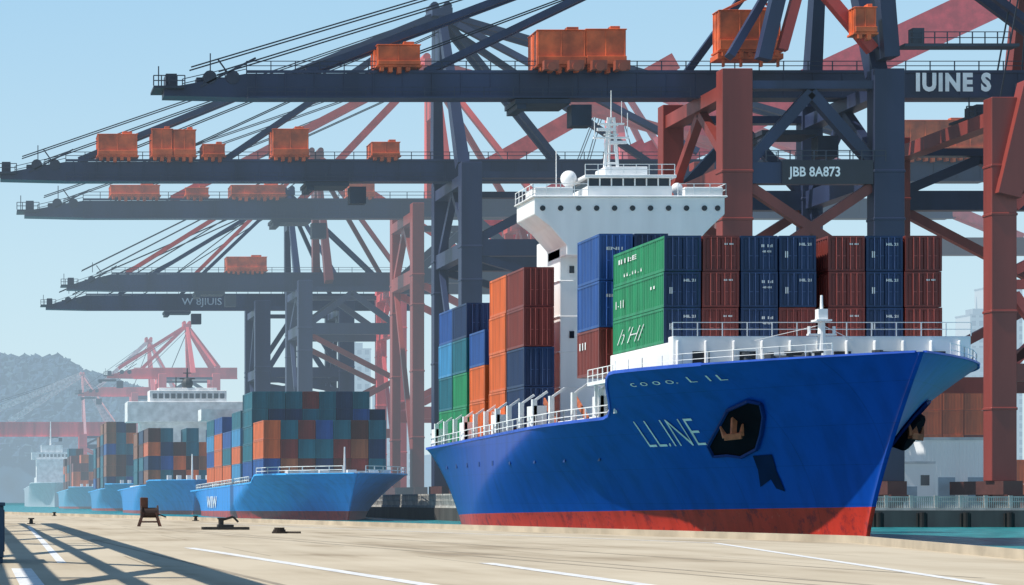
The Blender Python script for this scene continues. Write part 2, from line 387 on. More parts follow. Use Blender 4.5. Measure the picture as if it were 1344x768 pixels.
# foremast
mb=MB(); mb.cyl((54.3,147,10.5),(54.3,147,14.6),.34,.2,12); mb.cyl((54.3,147,14.6),(54.3,147,15.9),.12,.08,8)
mb.box(53.4,55.2,146.8,147.2,13.3,13.42); mb.box(53.8,54.8,146.5,147.5,14.2,14.32); mb.box(54.0,54.6,146.7,147.3,14.32,15.0)
mb.cyl((53.5,147,13.4),(53.5,147,13.9),.1,n=6); mb.cyl((55.1,147,13.4),(55.1,147,13.9),.1,n=6); mb.box(53.7,54.9,146.4,147.6,10.4,11.9)
mb.beam((54.3,147,14),(57.5,150,13.2),.04); mb.beam((54.3,147,14),(51,150,13.2),.04)
T.part('foremast',mb,wm)
ws=mat('winch_steel',(.05,.06,.07),0,.6)
for x in (50.5,57.6):
    mb=MB(); mb.cyl((x,145.5,11.3),(x+2.2,145.5,11.3),.65,n=14); mb.box(x-.2,x,144.9,146.1,10.5,12.1); mb.box(x+2.2,x+2.4,144.9,146.1,10.5,12.1); T.part('mooring_winch',mb,ws)
for x in (53,56.6,49.2,60.4,58.3,51.5):
    yy=143+abs(x-CX)*.5; mb=MB(); mb.cyl((x,yy,10.5),(x,yy,12.0),.28,.22,8); mb.cyl((x,yy,12.0),(x,yy,12.15),.36,n=8); T.part('deck_bollard',mb,ws)
# anchors over dark patches that paint the shade of their recesses
def hull_y(xh,z):   # station where the half breadth at height z reaches xh
    lo,hi=ystem(z),190
    for _ in range(40):
        mid=(lo+hi)/2
        if bf(mid,z)<xh: lo=mid
        else: hi=mid
    return lo
pocket_shade=mat('pocket_shade_black',(.006,.007,.012),0,.95,spec=.05)  # near-black for the painted recess shade, shared by the hawse pipe
for sg in (-1,1):
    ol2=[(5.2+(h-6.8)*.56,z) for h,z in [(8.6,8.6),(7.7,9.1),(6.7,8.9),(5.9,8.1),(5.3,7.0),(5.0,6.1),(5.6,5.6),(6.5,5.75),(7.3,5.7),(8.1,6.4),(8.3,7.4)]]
    def hp(h,z,off): return (CX+sg*(h+off),hull_y(h,z)-off*.6,z-off*.5)
    def patch(pts,c,off):
        m=MB(); R=5
        for r in range(R):
            for i in range(len(pts)):
                (a0,b0),(a1,b1)=pts[i],pts[(i+1)%len(pts)]
                f=lambda a,b,t:hp(c[0]+(a-c[0])*t,c[1]+(b-c[1])*t,off)
                t0,t1=r/R,(r+1)/R; q=[f(a0,b0,t1),f(a1,b1,t1),f(a1,b1,t0),f(a0,b0,t0)]; m.quad(q[:3] if r==0 else q)
        return m
    T.part('pocket_shade_patch',patch(ol2,(5.2,7.4),.07),pocket_shade)
    m=MB()
    for i in range(len(ol2)): m.beam(hp(*ol2[i],.12),hp(*ol2[(i+1)%len(ol2)],.12),.17,.17)
    T.part('anchor_pocket_rim',m,mat('rim_paint',(.004,.03,.16),0,.6,spec=.1))
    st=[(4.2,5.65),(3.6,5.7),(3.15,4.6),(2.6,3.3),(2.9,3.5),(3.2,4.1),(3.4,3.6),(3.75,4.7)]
    T.part('dark_streak',patch(st,(3.5,4.7),.04),mat('streak_paint',(.003,.014,.06),0,.8,spec=.1))  # dark blue streak patch laid on the hull below the anchor
    c=Vector(hp(5.5,7.75,.1)); n=Vector((sg*.7,-.5,-.5)).normalized()
    if sg==1: T.part('hawse_pipe',MB().cyl(Vector(hp(5.6,7.5,0))-n*1,Vector(hp(5.6,7.5,0))+n*.9,1.6,1.3,18),pocket_shade,bevel=.08)
    mb=MB(); a=c+n*.35; d=Vector((-.15*sg*-1,-.3,-1)).normalized(); t=Vector((.85*-sg,-.5,.1)).normalized()
    mb.beam(a-d*.8,a+d*.7,.34,.34); mb.beam(a+d*.7-t*.55,a+d*.7+t*.55,.42,.42)
    for s2 in (-1,1): mb.beam(a+d*.7+t*(.5*s2),a-d*.25+t*(.72*s2)+n*.3,.36,.32,w2=.12)
    mb.cyl(a-d*.8-t*.15,a-d*.8+t*.15,.26,n=10)
    T.part('anchor',mb,rust,bevel=.03)
WL=mat('white_lettering',(.75,.78,.78),0,.6)
def onhull(Ys,z0):
    return lambda a,b:(CX-bf(Ys-a,z0+b)-.06,Ys-a,z0+b)
T.part('ship_name',text_mb('LL.INE',2.7,onhull(160.3,6.4),7.2,-.045,.55),WL)
T.part('hull_mark',text_mb('c o o o.  L  I L',.5,onhull(155.0,10.4),9.0,.0,.2),WL)
hfm=mat('hull_fitting_paint',(.01,.05,.22),0,.5)
for i in range(9):
    Y=168+i*5.4; X=CX-bf(Y,5.8); T.part('hull_fitting',MB().box(X-.03,X+.02,Y,Y+.5,5.6,6.0),hfm)
for i in range(13):
    Y=165+i*4.2; X=CX-bf(Y,8)+.35; mb=MB(); mb.box(X,X+.35,Y,Y+.45,zt(Y)-.4,zt(Y)+2.3); mb.beam((X+.2,Y+.2,zt(Y)+2.2),(X+1.2,Y+.2,zt(Y)+2.9),.18)
    if i%3==0: mb.box(X+.1,X+1.1,Y,Y+2.2,zt(Y)-.4,zt(Y)+1.8)
    T.part('lashing_post',mb,wm)
for i in range(5): T.part('stairway',MB().beam((44.9,168+i*9,8.6),(44.9,172+i*9,10.6),.5,.12),rust)
# side gangway below the forward stack
mb=MB(); mb.box(44.3,45.7,159.5,166,11.0,11.25); mb.box(44.6,44.8,160,160.2,8.8,11.0); mb.box(44.6,44.8,165,165.2,8.8,11.0); railing(mb,[(44.35,159.5,11.25),(44.35,166,11.25)],.9,1.2,.03); T.part('side_gangway',mb,wm)
# superstructure
mb=MB(); mb.box(49.2,60.0,193,201,7.4,25.2)
for z in (12.2,15.2,18.2,21.2): mb.box(49.05,60.15,192.95,201.1,z,z+.1)
xl_,xr_=46.5,62.4
prof=[(xl_,26.6),(xl_,28.0),(xr_,28.0),(xr_,26.6),(61.3,25.6),(60.0,24.2),(60.0,23.2),(49.2,23.2),(49.2,24.0),(47.8,25.6)]
n=len(mb.v); 
for yy in (190.8,197.0): mb.v+=[(x,yy,z) for x,z in prof]
mb.f.append(tuple(n+i for i in range(10))[::-1]); mb.mi.append(0); mb.f.append(tuple(n+10+i for i in range(10))); mb.mi.append(0)
for i in range(10): j=(i+1)%10; mb.f.append((n+i,n+j,n+10+j,n+10+i)); mb.mi.append(0)
mb.box(xl_-.2,xr_+.2,190.6,197.2,28.0,28.14)
for x in (xl_+.1,xr_-3.3): mb.box(x,x+3.2,191.0,194,28.14,28.9)
T.part('superstructure',mb,wm,bevel=.06)
mb=MB(); mb.box(51.2,58.3,191.8,197,28.14,29.1); mb.box(51.3,58.2,191.9,196.9,29.1,29.75,1); mb.box(50.9,58.6,191.5,197.2,29.75,30.0)
for i in range(8): x=51.22+i*.98; mb.box(x,x+.12,191.82,191.9,29.1,29.75)
mb.box(53,56.6,193,196,30,30.9)
T.part('wheelhouse',mb,[wm,dk],bevel=.03)
for x in (47.2,48.7,50.2,51.7,53.2,54.7,56.2,57.7,59.2,60.7,61.8): T.part('window',MB().cyl((x,190.84,27.1),(x,190.74,27.1),.23,n=12),dk)
for z in (16.4,21.9): T.part('window',MB().box(50,50.4,192.93,193,z,z+.6),dk)
mb=MB(); railing(mb,[(xl_-.1,197,28.14),(xl_-.1,190.8,28.14),(51,190.8,28.14)],1,1.1,.03); T.part('bridge_railing',mb,wm)
mb=MB(); railing(mb,[(58.5,190.8,28.14),(xr_+.1,190.8,28.14),(xr_+.1,197,28.14)],1,1.1,.03); T.part('bridge_railing',mb,wm)
mb=MB(); railing(mb,[(51,191.7,30),(58.5,191.7,30)],.9,1,.03); T.part('bridge_railing',mb,wm)
mb=MB(); mx_,my_=53.8,194
for dx in (-.55,.55): mb.beam((mx_+dx,my_,30.9),(mx_+dx*.4,my_,35.2),.22)
mb.beam((mx_,my_+.8,30.9),(mx_,my_+.1,35.2),.16)
for i in range(5): z=31.3+i*.8; mb.box(mx_-.6,mx_+.6,my_-.1,my_+.1,z,z+.1)
mb.box(mx_-1.5,mx_+1.5,my_-.15,my_+.15,33.4,33.55); mb.box(mx_-1.1,mx_+1.1,my_-.15,my_+.15,34.6,34.72)
mb.box(mx_-1.3,mx_+.3,my_-.5,my_-.3,34.0,34.25); mb.box(mx_-.3,mx_+1.2,my_-.5,my_-.3,32.9,33.15)
mb.cyl((mx_,my_,35.2),(mx_,my_,37.5),.06,.03,6); mb.cyl((mx_-1.4,my_,33.5),(mx_-1.4,my_,35.2),.04,n=5); mb.cyl((mx_+1.4,my_,33.5),(mx_+1.4,my_,35.6),.04,n=5)
mb.cyl((mx_+.9,my_,34.7),(mx_+.9,my_,36.6),.03,n=5)
T.part('radar_mast',mb,wm)
mb=MB(); mb.dome((50.2,194,30),.7); mb.cyl((50.2,194,28.1),(50.2,194,29.6),.3,n=8); T.part('radar_dome',mb,wm,True)
mb=MB(); mb.dome((59.7,195,29.3),.5); mb.cyl((59.7,195,28.1),(59.7,195,29),.15,n=8); T.part('radar_dome',mb,wm,True)
mb=MB(); mb.cyl((49.4,195,28.1),(49.4,195,32.5),.04,n=5); T.part('antenna',mb,wm)
mb=MB(); mb.box(53,57,202.5,206.5,7.5,27.0); mb.box(53.4,56.6,203,206,27.0,28.5,1)
T.part('funnel',mb,[mat('funnel_blue',(.01,.07,.3),0,.5),blk],bevel=.15)

W1="stacked on the big blue ship's deck"; G1='containers on the big blue ship'
hf=2.4
r=stack(45.8,152.4,13.2,hf,12.19,['GGG','RRR','NNN','RNN'],0,2,W1,G1,pitch=2.56,doors={(0,0):'N',(0,1):'N',(0,2):'N'})
r2=stack(45.8+4*2.56+.7,152.4,13.2,hf,12.19,['RRR','NNN','RRR'],0,2,W1,G1,pitch=2.56)
stack(45.8+4*2.56-1.2,166,13.2,hf,6.06,['KKK'],0,2,W1,G1)
side_mark(r[2],'II1I:E',10.8,1.5,4.4,.45,bold=.01); side_mark(r[2],'ii.ii.i',9.5,.5,4.4,.36); side_mark(r[1],'|.||',11.4,.9,2.0,.6); side_mark(r[1],'II',3,1.4,1,.3)
side_mark(r[0],"h'HI",11.0,.55,6.6,1.6,bold=-.03,shear=.6)
for i in (6,7,8): end_mark(r[i],'II 1:I',1.35,1.6,.75,.24); end_mark(r[i],'45 G1',1.4,1.25,.6,.16)
for q in (r[10],r[11],r2[3],r2[4],r2[5],r[0],r[1]): end_mark(q,'HIL 21',1.3,1.7,.8,.24); end_mark(q,'II',.35,.9,.2,.6)
for q in (r[3],r[4],r[5],r2[0],r2[2],r2[7]): end_mark(q,'21 G1',1.4,1.75,.6,.14)
r=stack(45.25,166.3,11.9,3.42,6.06,['RBB','RNN'],0,2,W1,G1,pitch=2.56)
side_mark(r[0],'III',5.3,2.0,1.8,.8); end_mark(r[1],'IIE 1',.5,2.2,1.2,.3); end_mark(r[2],'ENI1',.5,2.2,1.2,.3)
r=stack(44.1,184.4,8.7,3.22,6.06,['NNRR'],0,2,W1,G1)
r=stack(44.1,190.8,8.7,3.22,6.06,['OOOO'],0,2,W1,G1)
side_mark(r[0],'INLI',5.0,1,3.5,.9,shear=.2)
r=stack(44.0,198.3,8.3,3.1,6.06,['OOB','OBB'],0,2,W1,G1)
r=stack(43.9,205,8.0,3.12,6.06,['GGTN','RTNN','BRNT'],0,2,W1,G1)
r=stack(43.9,211.3,8.0,3.12,6.06,['GTLB','RGTN','BNRT'],0,2,W1,G1)

# ======== second ship
HZ2=.05
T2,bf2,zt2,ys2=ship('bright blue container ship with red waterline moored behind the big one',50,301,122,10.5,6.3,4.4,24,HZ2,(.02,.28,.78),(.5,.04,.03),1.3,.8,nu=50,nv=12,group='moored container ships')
wm2=mat('ship_white_paint',WHITE,HZ2,.5)
mb=MB(); mb.box(44,57,324,327,5.6,6.9); mb.box(42.2,58.5,330,408,5.0,5.6); mb.box(43,57.5,326,345,5.6,6.0); T2.part('hatch_block',mb,wm2)
for x in (44.6,47,50.5,54,56): T2.part('mooring_winch',MB().box(x,x+1.2,311+abs(x-50)*.9,312.4+abs(x-50)*.9,5.4,6.9),wm2)
T2.part('foremast',MB().cyl((50,311,5),(50,311,10),.22,.1,8),wm2)
for pts in ([(50-bf2(Y,6.3)+.2,Y,6.3) for Y in (325,318,312,307,303)],[(50+bf2(Y,6.3)-.2,Y,6.3) for Y in (303,307,312,318,325)],[(50-bf2(Y,5)+.2,Y,zt2(Y)) for Y in range(334,420,10)]):
    mb=MB(); railing(mb,pts,1,2.4,.06); T2.part('railing',mb,wm2)
T2.part('ship_name',text_mb('WIIW',2.7,lambda a,b:(50-bf2(392-a,1.5+b)-.12,392-a,1.5+b),16,bold=.06),mat('white_lettering',(.8,.83,.85),HZ2,.6))
mb=MB(); mb.box(43,57,409,418,4,17); mb.box(40,60,408,414,17,19); T2.part('superstructure',mb,wm2)
W2='stacked on the deck of the second ship'; G2='containers on the moored ships'
rc=random.Random(11)
def rcol(n,pal): return ''.join(rc.choice(pal) for _ in range(n))
stack(41.0,327.5,6.0,2.75,12.19,['BOO','YRT','KTR','NTB','KRT','RYK','TNT'],HZ2,1,W2,G2)
stack(41.0,341,6.0,2.6,12.19,['BTTTT','TNTNT','KNTNT','NTKTR','RTNTT','NKTNN','TNTBT'],HZ2,1,W2,G2)
stack(41.0+7*2.52,342,6.0,2.6,12.19,['KRKN'],HZ2,1,W2,G2)
for y,n in ((355,4),(368.5,3),(382,4),(395,4)):
    stack(40.9,y,5.7,2.75,12.19,[rcol(n-1,'BTOLOO')+rc.choice('BT'),rcol(n,'BTOYRN'),rcol(n,'TBOK')],HZ2+.03,1,W2,G2)

# ======== further ships
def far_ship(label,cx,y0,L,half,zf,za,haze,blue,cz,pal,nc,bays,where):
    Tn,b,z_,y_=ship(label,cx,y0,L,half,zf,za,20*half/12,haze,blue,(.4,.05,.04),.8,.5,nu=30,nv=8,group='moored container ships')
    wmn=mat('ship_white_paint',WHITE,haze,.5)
    mb=MB(); mb.box(cx-half*.72,cx+half*.72,y0+26*half/12,y0+L-6,za+.2,cz); Tn.part('hatch_block',mb,wmn)
    for i in range(5): x=cx-half*.5+i*half*.22; Tn.part('mooring_winch',MB().box(x,x+.8,y0+13,y0+15,zf-.5,zf+1),wmn)
    Tn.part('foremast',MB().cyl((cx,y0+8,zf-.5),(cx,y0+8,zf+5),.25,.12,6),wmn)
    x0=cx-nc*2.52/2
    for (yy,n) in bays:
        for i in range(nc):
            if yy>y0+30 and i>=2: continue
            stack(x0+i*2.52,yy,cz,2.75,12.19,[rcol(max(1,n-(rc.random()<.3)),pal)],haze,0,where,G2)
    return Tn
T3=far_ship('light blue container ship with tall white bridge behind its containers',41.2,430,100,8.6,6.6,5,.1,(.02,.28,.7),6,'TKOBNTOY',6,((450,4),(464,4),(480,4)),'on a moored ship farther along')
w3=mat('ship_white_paint',WHITE,.15,.5)
mb=MB(); mb.box(36,58,505,512,4,20); mb.box(33,60,503,511,20,24.5); mb.box(38,55,504,510,24.5,27); mb.box(40,53,505,509,27,27.6)
T3.part('superstructure',mb,w3,bevel=.1)
for i in range(12): x=38.7+i*1.35; T3.part('window',MB().box(x,x+.95,503.9,504.02,25.2,26.3),mat('dark_glass',(.02,.03,.05),.2,.2))
mb=MB(); mb.cyl((46.5,506,27),(46.5,506,32),.35,.15,8); mb.box(44.8,48.2,505.8,506.2,29.5,29.8); mb.box(45.6,47.4,505.8,506.2,30.8,31); mb.dome((46.5,506,28.6),1.3); mb.cyl((44,506,27),(44,506,30),.15,n=6)
T3.part('radar_mast',mb,mat('winch_steel',(.05,.06,.07),.1,.6))
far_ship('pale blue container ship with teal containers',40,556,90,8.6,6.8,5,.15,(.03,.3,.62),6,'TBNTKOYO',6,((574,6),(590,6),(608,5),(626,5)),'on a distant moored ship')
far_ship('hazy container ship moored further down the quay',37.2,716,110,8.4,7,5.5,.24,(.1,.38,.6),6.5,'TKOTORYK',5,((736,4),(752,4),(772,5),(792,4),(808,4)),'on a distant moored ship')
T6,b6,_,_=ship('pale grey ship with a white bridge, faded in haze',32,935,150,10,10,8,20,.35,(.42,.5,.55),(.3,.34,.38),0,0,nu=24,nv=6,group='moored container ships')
mb=MB(); mb.box(25,39,960,975,8,20); mb.box(23,41,962,972,20,23); mb.box(27,36,963,970,23,26); mb.cyl((31,965,26),(31,965,36),.5,.2,6); mb.box(26,38,985,1040,8,13)
T6.part('superstructure',mb,mat('ship_white_paint',WHITE,.3,.5))
for i in range(8): T6.part('window',MB().box(26+i*1.6,27+i*1.6,961.8,962,21,22.2),mat('dark_glass',(.02,.03,.05),.4,.2))

# ---------------------------------------------------------------- cranes
NAVY=(.026,.04,.1); RED=(.3,.05,.038); ORG=(.78,.14,.035); PINK=(.9,.14,.15); HOT=(.75,.08,.06)
HK=.6
def house(mb,x0,x1,y0,y1,z0,z1):
    mb.box(x0,x1,y0,y1,z0+.35,z1-.12); mb.box(x0-.12,x1+.12,y0-.12,y1+.12,z1-.12,z1); mb.box(x0-.2,x1+.2,y0-.2,y1+.2,z0+.1,z0+.35)
    n=max(2,int((x1-x0)/2.0))
    for i in range(n+1):
        x=x0+(x1-x0-.16)*i/n; mb.box(x,x+.16,y0-.08,y0,z0+.35,z1-.12)
    for i in range(3):
        y=y0+(y1-y0-.16)*i/2; mb.box(x0-.08,x0,y,y+.16,z0+.35,z1-.12)
    mb.box(x0-.02,x1+.02,y0-.35,y0-.081,z0+.35,z0+(z1-z0)*.3)
    x=x0+.2; k=0
    while x<x1-.6:
        mb.box(x,x+.45,y0-.3,y0+.5,z0-.35-(k%3)*.12,z0+.099); x+=.95; k+=1
    xa=x0+(x1-x0)*.62; mb.box(xa,xa+(x1-x0)*.25,y0+.2,y0+1.2,z1,z1+.35)
def crane(label,xs,xl,ya,yb,bx0,bx1,apex,stays,haze,houses=(),zb=46.7,legw=3.0,legc=(RED,RED),boomc=NAVY,zp=36.5,th=2.9,fine=True,base=1.7,stayc=None,mastc=NAVY,bracec=None,open_sea=False,stayw=.75,stayh=None):
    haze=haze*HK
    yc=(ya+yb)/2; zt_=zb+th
    T=Thing('gantry_crane',(xs,yc,base),label,'crane','gantry cranes on the container terminal')
    def col(c): return mat('crane_paint',c,haze,.45,0,.35,.22,True)
    bm_=col(boomc)
    mb=MB(); y0,y1=yc-1.5,yc+1.5
    tip=bx0+9; n=len(mb.v)
    for yy in (y0,y1):
        mb.v+=[(bx0,yy,zb+.2),(tip,yy,zb+.0),(bx1,yy,zb),(bx1,yy,zt_),(tip,yy,zt_-.3),(bx0,yy,zb+1.0)]
    mb.f+=[tuple(n+i for i in range(6)),tuple(n+6+i for i in range(6))[::-1]]; mb.mi+=[0,0]
    for i in range(6): j=(i+1)%6; mb.f.append((n+j,n+i,n+6+i,n+6+j)); mb.mi.append(0)
    mb.box(tip,bx1,y0-.15,y0,zb-.1,zb+.25); mb.box(tip,bx1,y0-.15,y0,zt_-.25,zt_+.05)
    x=tip+1
    while x<bx1: mb.box(x,x+.12,y0-.1,y0,zb+.25,zt_-.25); x+=3.2
    mb.box(tip,bx1,y0-1.2,y0-.15,zb-.25,zb-.1)
    T.part('boom',mb,bm_)
    mb=MB()
    if fine:
        railing(mb,[(bx0+2,y0,zb+1.0),(tip,y0,zt_-.3)],1.0,2.0,.05); railing(mb,[(tip,y0,zt_+.05),(bx1,y0,zt_+.05)],1.0,2.6,.05); railing(mb,[(tip,y0-1.2,zb-.1),(xs-2,y0-1.2,zb-.1)],1.0,3.2,.035)
    mb.box(bx0-1.2,bx0+2.2,y0-.8,y1+.8,zb+.9,zb+1.15); mb.box(bx0+.2,bx0+1.4,y0,y1,zb+1.15,zb+2.6)
    railing(mb,[(bx0-1.2,y0-.8,zb+1.15),(bx0+2.2,y0-.8,zb+1.15)],1.1,.8,.06)
    for xx in (bx0+5,bx0+7.5): mb.cyl((xx,y0-.1,zb+2.2),(xx,y1,zb+2.2),.75,n=12)
    mb.box(bx0+3.6,bx0+8.8,y0+.6,y1-.6,zb+1.0,zb+2.3); mb.beam((bx0+4,y0,zb+1.2),(bx0+10,y0,zt_+1.4),.2); mb.beam((bx0-.6,y0,zb+1),(bx0-.6,y0,zb+3.4),.12)
    mb.beam((bx0+5.2,yc,zt_+.2),(bx0+5.2,yc,zt_+2.2),.12); mb.beam((bx0+7,yc,zt_+.2),(bx0+6,yc,zt_+1.6),.15)
    T.part('boom_walkway',mb,mat('walkway_steel',(.03,.04,.07),haze,.6))
    for X,c in ((xs,legc[0]),(xl,legc[1])):
        for Y in (ya,yb):
            mb=MB(); lw=legw if Y==ya else legw*.75; mb.box(X-lw/2,X+lw/2,Y-1,Y+1,base+3,zb+1.2)
            for z in (12,22,32,zp): mb.box(X-lw/2-.08,X+lw/2+.08,Y-1.08,Y+1.08,z,z+.3)
            T.part('leg',mb,col(c),bevel=.06)
        mb=MB(); mb.box(X-1,X+1,ya-3,yb+3,base+1.6,base+3)
        for Y in (ya-2,ya+2,yb-2,yb+2):
            mb.box(X-.9,X+.9,Y-1.7,Y+1.7,base+.8,base+1.6)
            for d in (-1.1,0,1.1): mb.cyl((X-.5,Y+d,base+.42),(X+.5,Y+d,base+.42),.42,n=10)
        T.part('bogie',mb,mat('bogie_steel',(.1,.035,.03),haze,.6))
        mb=MB(); mb.box(X-.9,X+.9,ya+1,yb-1,zb-1.5,zb-.05); 
        if not (open_sea and X==xs):
            mb.beam((X,ya+1,zp+1),(X,yc,zb-1.5),.9); mb.beam((X,yb-1,zp+1),(X,yc,zb-1.5),.9)
            mb.box(X-.8,X+.8,ya+1,yb-1,zp-1,zp+1); mb.beam((X,ya+1,base+4),(X,yb-1,zp-1),.7)
        T.part('cross_beam',mb,col(c))
    mid=(xs+xl)/2; bc=bracec or NAVY
    for Y in (ya,yb):
        hl=(legw if Y==ya else legw*.75)/2
        mb=MB()
        mb.box(xs+hl,xl-hl,Y-.8,Y+.8,zp-1.1,zp+1.1); mb.box(xs+hl,xl-hl,Y-.8,Y+.8,zb-.9,zb-.05)
        mb.beam((xs+hl,Y,zp+1.3),(mid,Y,zb-1.2),1.1); mb.beam((xl-hl,Y,zp+1.3),(mid,Y,zb-1.2),1.1)
        T.part('portal_brace',mb,col(NAVY))
        mb=MB(); mb.box(xs+hl,xl-hl,Y-.7,Y+.7,15,16.8)
        mb.beam((xs+hl,Y,zp-1.4),(xl-hl,Y,27),1.0); mb.beam((xl-hl,Y,26),(xs+hl,Y,17.4),1.0)
        if legw>3.1: mb.beam((xl-hl,Y,zp-1.4),(xs+hl,Y,27),.98,1.02)
        T.part('diagonal_brace',mb,col(bc))
    ax,az=apex
    for Y,s in ((ya+1.5,-1),(yb-1.5,1)):
        mb=MB(); mb.beam((ax+1.5,Y,zb+1.1),(ax,yc+1.6*s,az),2.2,1.6,w2=1.3)
        bxx=xl if ax<xl-3 else xs
        mb.beam((ax,yc+1.6*s,az-.5),(bxx,Y,zt_),1.0,.8); T.part('mast',mb,col(mastc))
    mb=MB(); mb.box(ax-1.4,ax+1.4,yc-2.6,yc+2.6,az-.6,az+.5); mb.box(ax-.3,ax+.3,yc-2,yc+2,az-8.5,az-.6)
    mb.cyl((ax-.9,yc-1.8,az+.9),(ax-.9,yc+1.8,az+.9),.6,n=10); mb.cyl((ax+.9,yc-1.8,az+.9),(ax+.9,yc+1.8,az+.9),.6,n=10)
    T.part('mast_head',mb,col(mastc))
    for x in list(stays)+[bx1-6]:
        for s in (-1,1): T.part('stay_bar',MB().beam((ax,yc+1.4*s,az),(x,yc+1.1*s,zt_),.75,stayw),mat('stay_paint',stayc or NAVY,haze if stayh is None else stayh,.5))
    for i,x in enumerate((bx0+3,bx0+6,bx0+14,bx0+22)):
        for s in (-1,1): T.part('hoist_rope',MB().beam((ax,yc+s,az-i*.8),(x,yc+1.0*s,zt_+(.0 if i else .5)),.14),mat('rope_steel',(.02,.025,.04),haze,.5))
    for hx0,hx1,hz in houses:
        mb=MB(); house(mb,hx0,hx1,yc-2.2,yc+1.8,zt_+.15,zt_+.15+hz); T.part('machinery_house',mb,mat('crane_paint_orange',ORG,haze,.5,0,.45,.5),bevel=.05)
    tx=xs-18; mb=MB(); mb.box(tx-3,tx+3,yc-2.6,yc+2.6,zb-.85,zb-.35); mb.box(tx+3.2,tx+5.4,yc-2.2,yc-.2,zb-3.2,zb-.9); mb.box(tx-2.8,tx-1.8,yc-2.5,yc+2.5,zb-1.4,zb-.85)
    T.part('trolley',mb,mat('walkway_steel',(.03,.04,.07),haze,.6))
    return T,bm_
col0=lambda c:mat('crane_paint',c,.018,.45,0,.35,.22,True)
A,am=crane('big navy gantry crane with orange machinery houses and red legs',79.5,95.4,240,262,20.4,128,(93.5,71),(49,36),.03,
   houses=((43.6,48.2,2.6),(61,66.2,4.2),(66.3,70.6,4.3)),legw=3.2,legc=(RED,NAVY),zp=37,bracec=RED)
mb=MB(); house(mb,80.0,86.6,246.4,248.4,50.9,55.6); mb.box(79.8,86.9,246.3,248.9,50.3,50.9)
mb.beam((80.5,247,55.6),(84,247,57.3),.25); mb.beam((86.3,247,55.6),(84,247,57.3),.25); mb.cyl((84,247,57.2),(84,247,61),.07,n=6)
for x in (80.4,82.3,84.5,86.3): mb.box(x,x+.25,246.5,246.9,49.5,50.3)
A.part('machinery_house',mb,mat('crane_paint_orange',ORG,.018,.5,0,.45,.5),bevel=.05)
mb=MB(); house(mb,91.2,93.4,237.5,239,51,54); A.part('machinery_house',mb,mat('crane_paint_orange',ORG,.018,.5,0,.45,.5),bevel=.05)
for x in (61.3,64,66.5,69): 
    mb=MB(); mb.box(x,x+1.6,247,248,49.3,50.3); mb.cyl((x+.8,246.8,49.6),(x+.8,247.2,49.6),.5,n=10)
    A.part('trolley_wheel',mb,mat('crane_paint_orange_dark',(.35,.07,.03),.03,.6))
WLa=mat('white_lettering',(1,1,1),.25,.6)
A.part('lettering',text_mb("IUINE S",2.6,lambda a,b:(102.4+a,249.33,47.45+b),8.2,bold=.13,sp=1.15),WLa)
A.part('sign_board',MB().box(84.2,93.7,239.0,239.19,35.8,38.3),mat('sign_board_paint',(.012,.015,.03),.03,.5))
A.part('lettering',text_mb("JBB 8A873",1.4,lambda a,b:(84.8+a,238.9,36.6+b),5.4,bold=.03),WLa)
A.part('mast',MB().beam((93.6,239.5,71),(95.4,239.5,49),2.6,1.6),col0(NAVY)); A.part('mast',MB().beam((88,240,72),(82.5,240,49),1.4),col0(NAVY))
A.part('mast',MB().beam((85.6,240,60),(94,240,50),1.1),col0(HOT)); A.part('mast',MB().beam((90.5,240,72),(84.5,240,50),1.0),col0(HOT))
mb=MB(); mb.box(97,109,239,241,50.2,50.5); railing(mb,[(97.5,239,50.5),(108,239,50.5)],1.2,1.2,.05); mb.box(98,99.2,239.4,240.6,50.5,52.2,0); A.part('walkway',mb,mat('walkway_steel',(.03,.04,.07),.03,.6))
mb=MB(); railing(mb,[(82.5,239,38.2),(95,239,38.2)],1.1,1.2,.05)
A.part('walkway_railing',mb,mat('walkway_steel',(.03,.04,.07),.03,.6))
R_,rm=crane('gantry crane with tall rusty red legs on the terminal edge',105.6,124,236,262,108,150,(116,74),(),.03,legw=2.6,zb=43,zp=37,fine=False,mastc=RED,bracec=RED,open_sea=True)
for a,b in (((107,236,33),(115,236,40)),((107,236,26.4),(116,236,31)),((107,236,17),(116,236,26)),((107,236,25),(122,236,25.1)),((107,236,24),(114,236,14))): R_.part('diagonal_brace',MB().beam(a,b,1.0,.94),col0(HOT))
R_.part('leg_knee',MB().beam((105.8,235,34),(108.5,235,45.5),1.8,2.4),col0(RED))
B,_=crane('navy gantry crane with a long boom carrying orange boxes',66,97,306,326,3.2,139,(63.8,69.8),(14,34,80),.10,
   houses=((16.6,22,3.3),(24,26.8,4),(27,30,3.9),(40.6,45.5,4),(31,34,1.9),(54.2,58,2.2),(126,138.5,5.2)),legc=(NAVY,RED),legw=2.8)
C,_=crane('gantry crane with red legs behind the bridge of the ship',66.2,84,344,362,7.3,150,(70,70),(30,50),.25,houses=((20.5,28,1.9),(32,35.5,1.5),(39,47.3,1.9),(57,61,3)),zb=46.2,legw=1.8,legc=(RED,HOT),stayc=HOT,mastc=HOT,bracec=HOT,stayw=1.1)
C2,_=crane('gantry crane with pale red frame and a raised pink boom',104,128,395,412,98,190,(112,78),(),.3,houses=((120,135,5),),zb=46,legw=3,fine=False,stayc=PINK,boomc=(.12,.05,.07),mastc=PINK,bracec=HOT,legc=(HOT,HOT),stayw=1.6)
pk=mat('crane_paint_pink',(1,.1,.12),.1,.5)
C2.part('raised_boom',MB().beam((112,402,59.5),(190,402,96),3,6.4),pk)
C2.part('raised_boom',MB().beam((90,402,49.5),(118,402,63.5),2,6.0),pk)
C2.part('raised_boom',MB().beam((84,400,58),(122,400,79.5),2,3.0),mat('crane_paint_hot',(.9,.12,.1),.1,.5))
C2.part('boom_post',MB().beam((111,402,60),(111,402,48.9),2.5),pk)
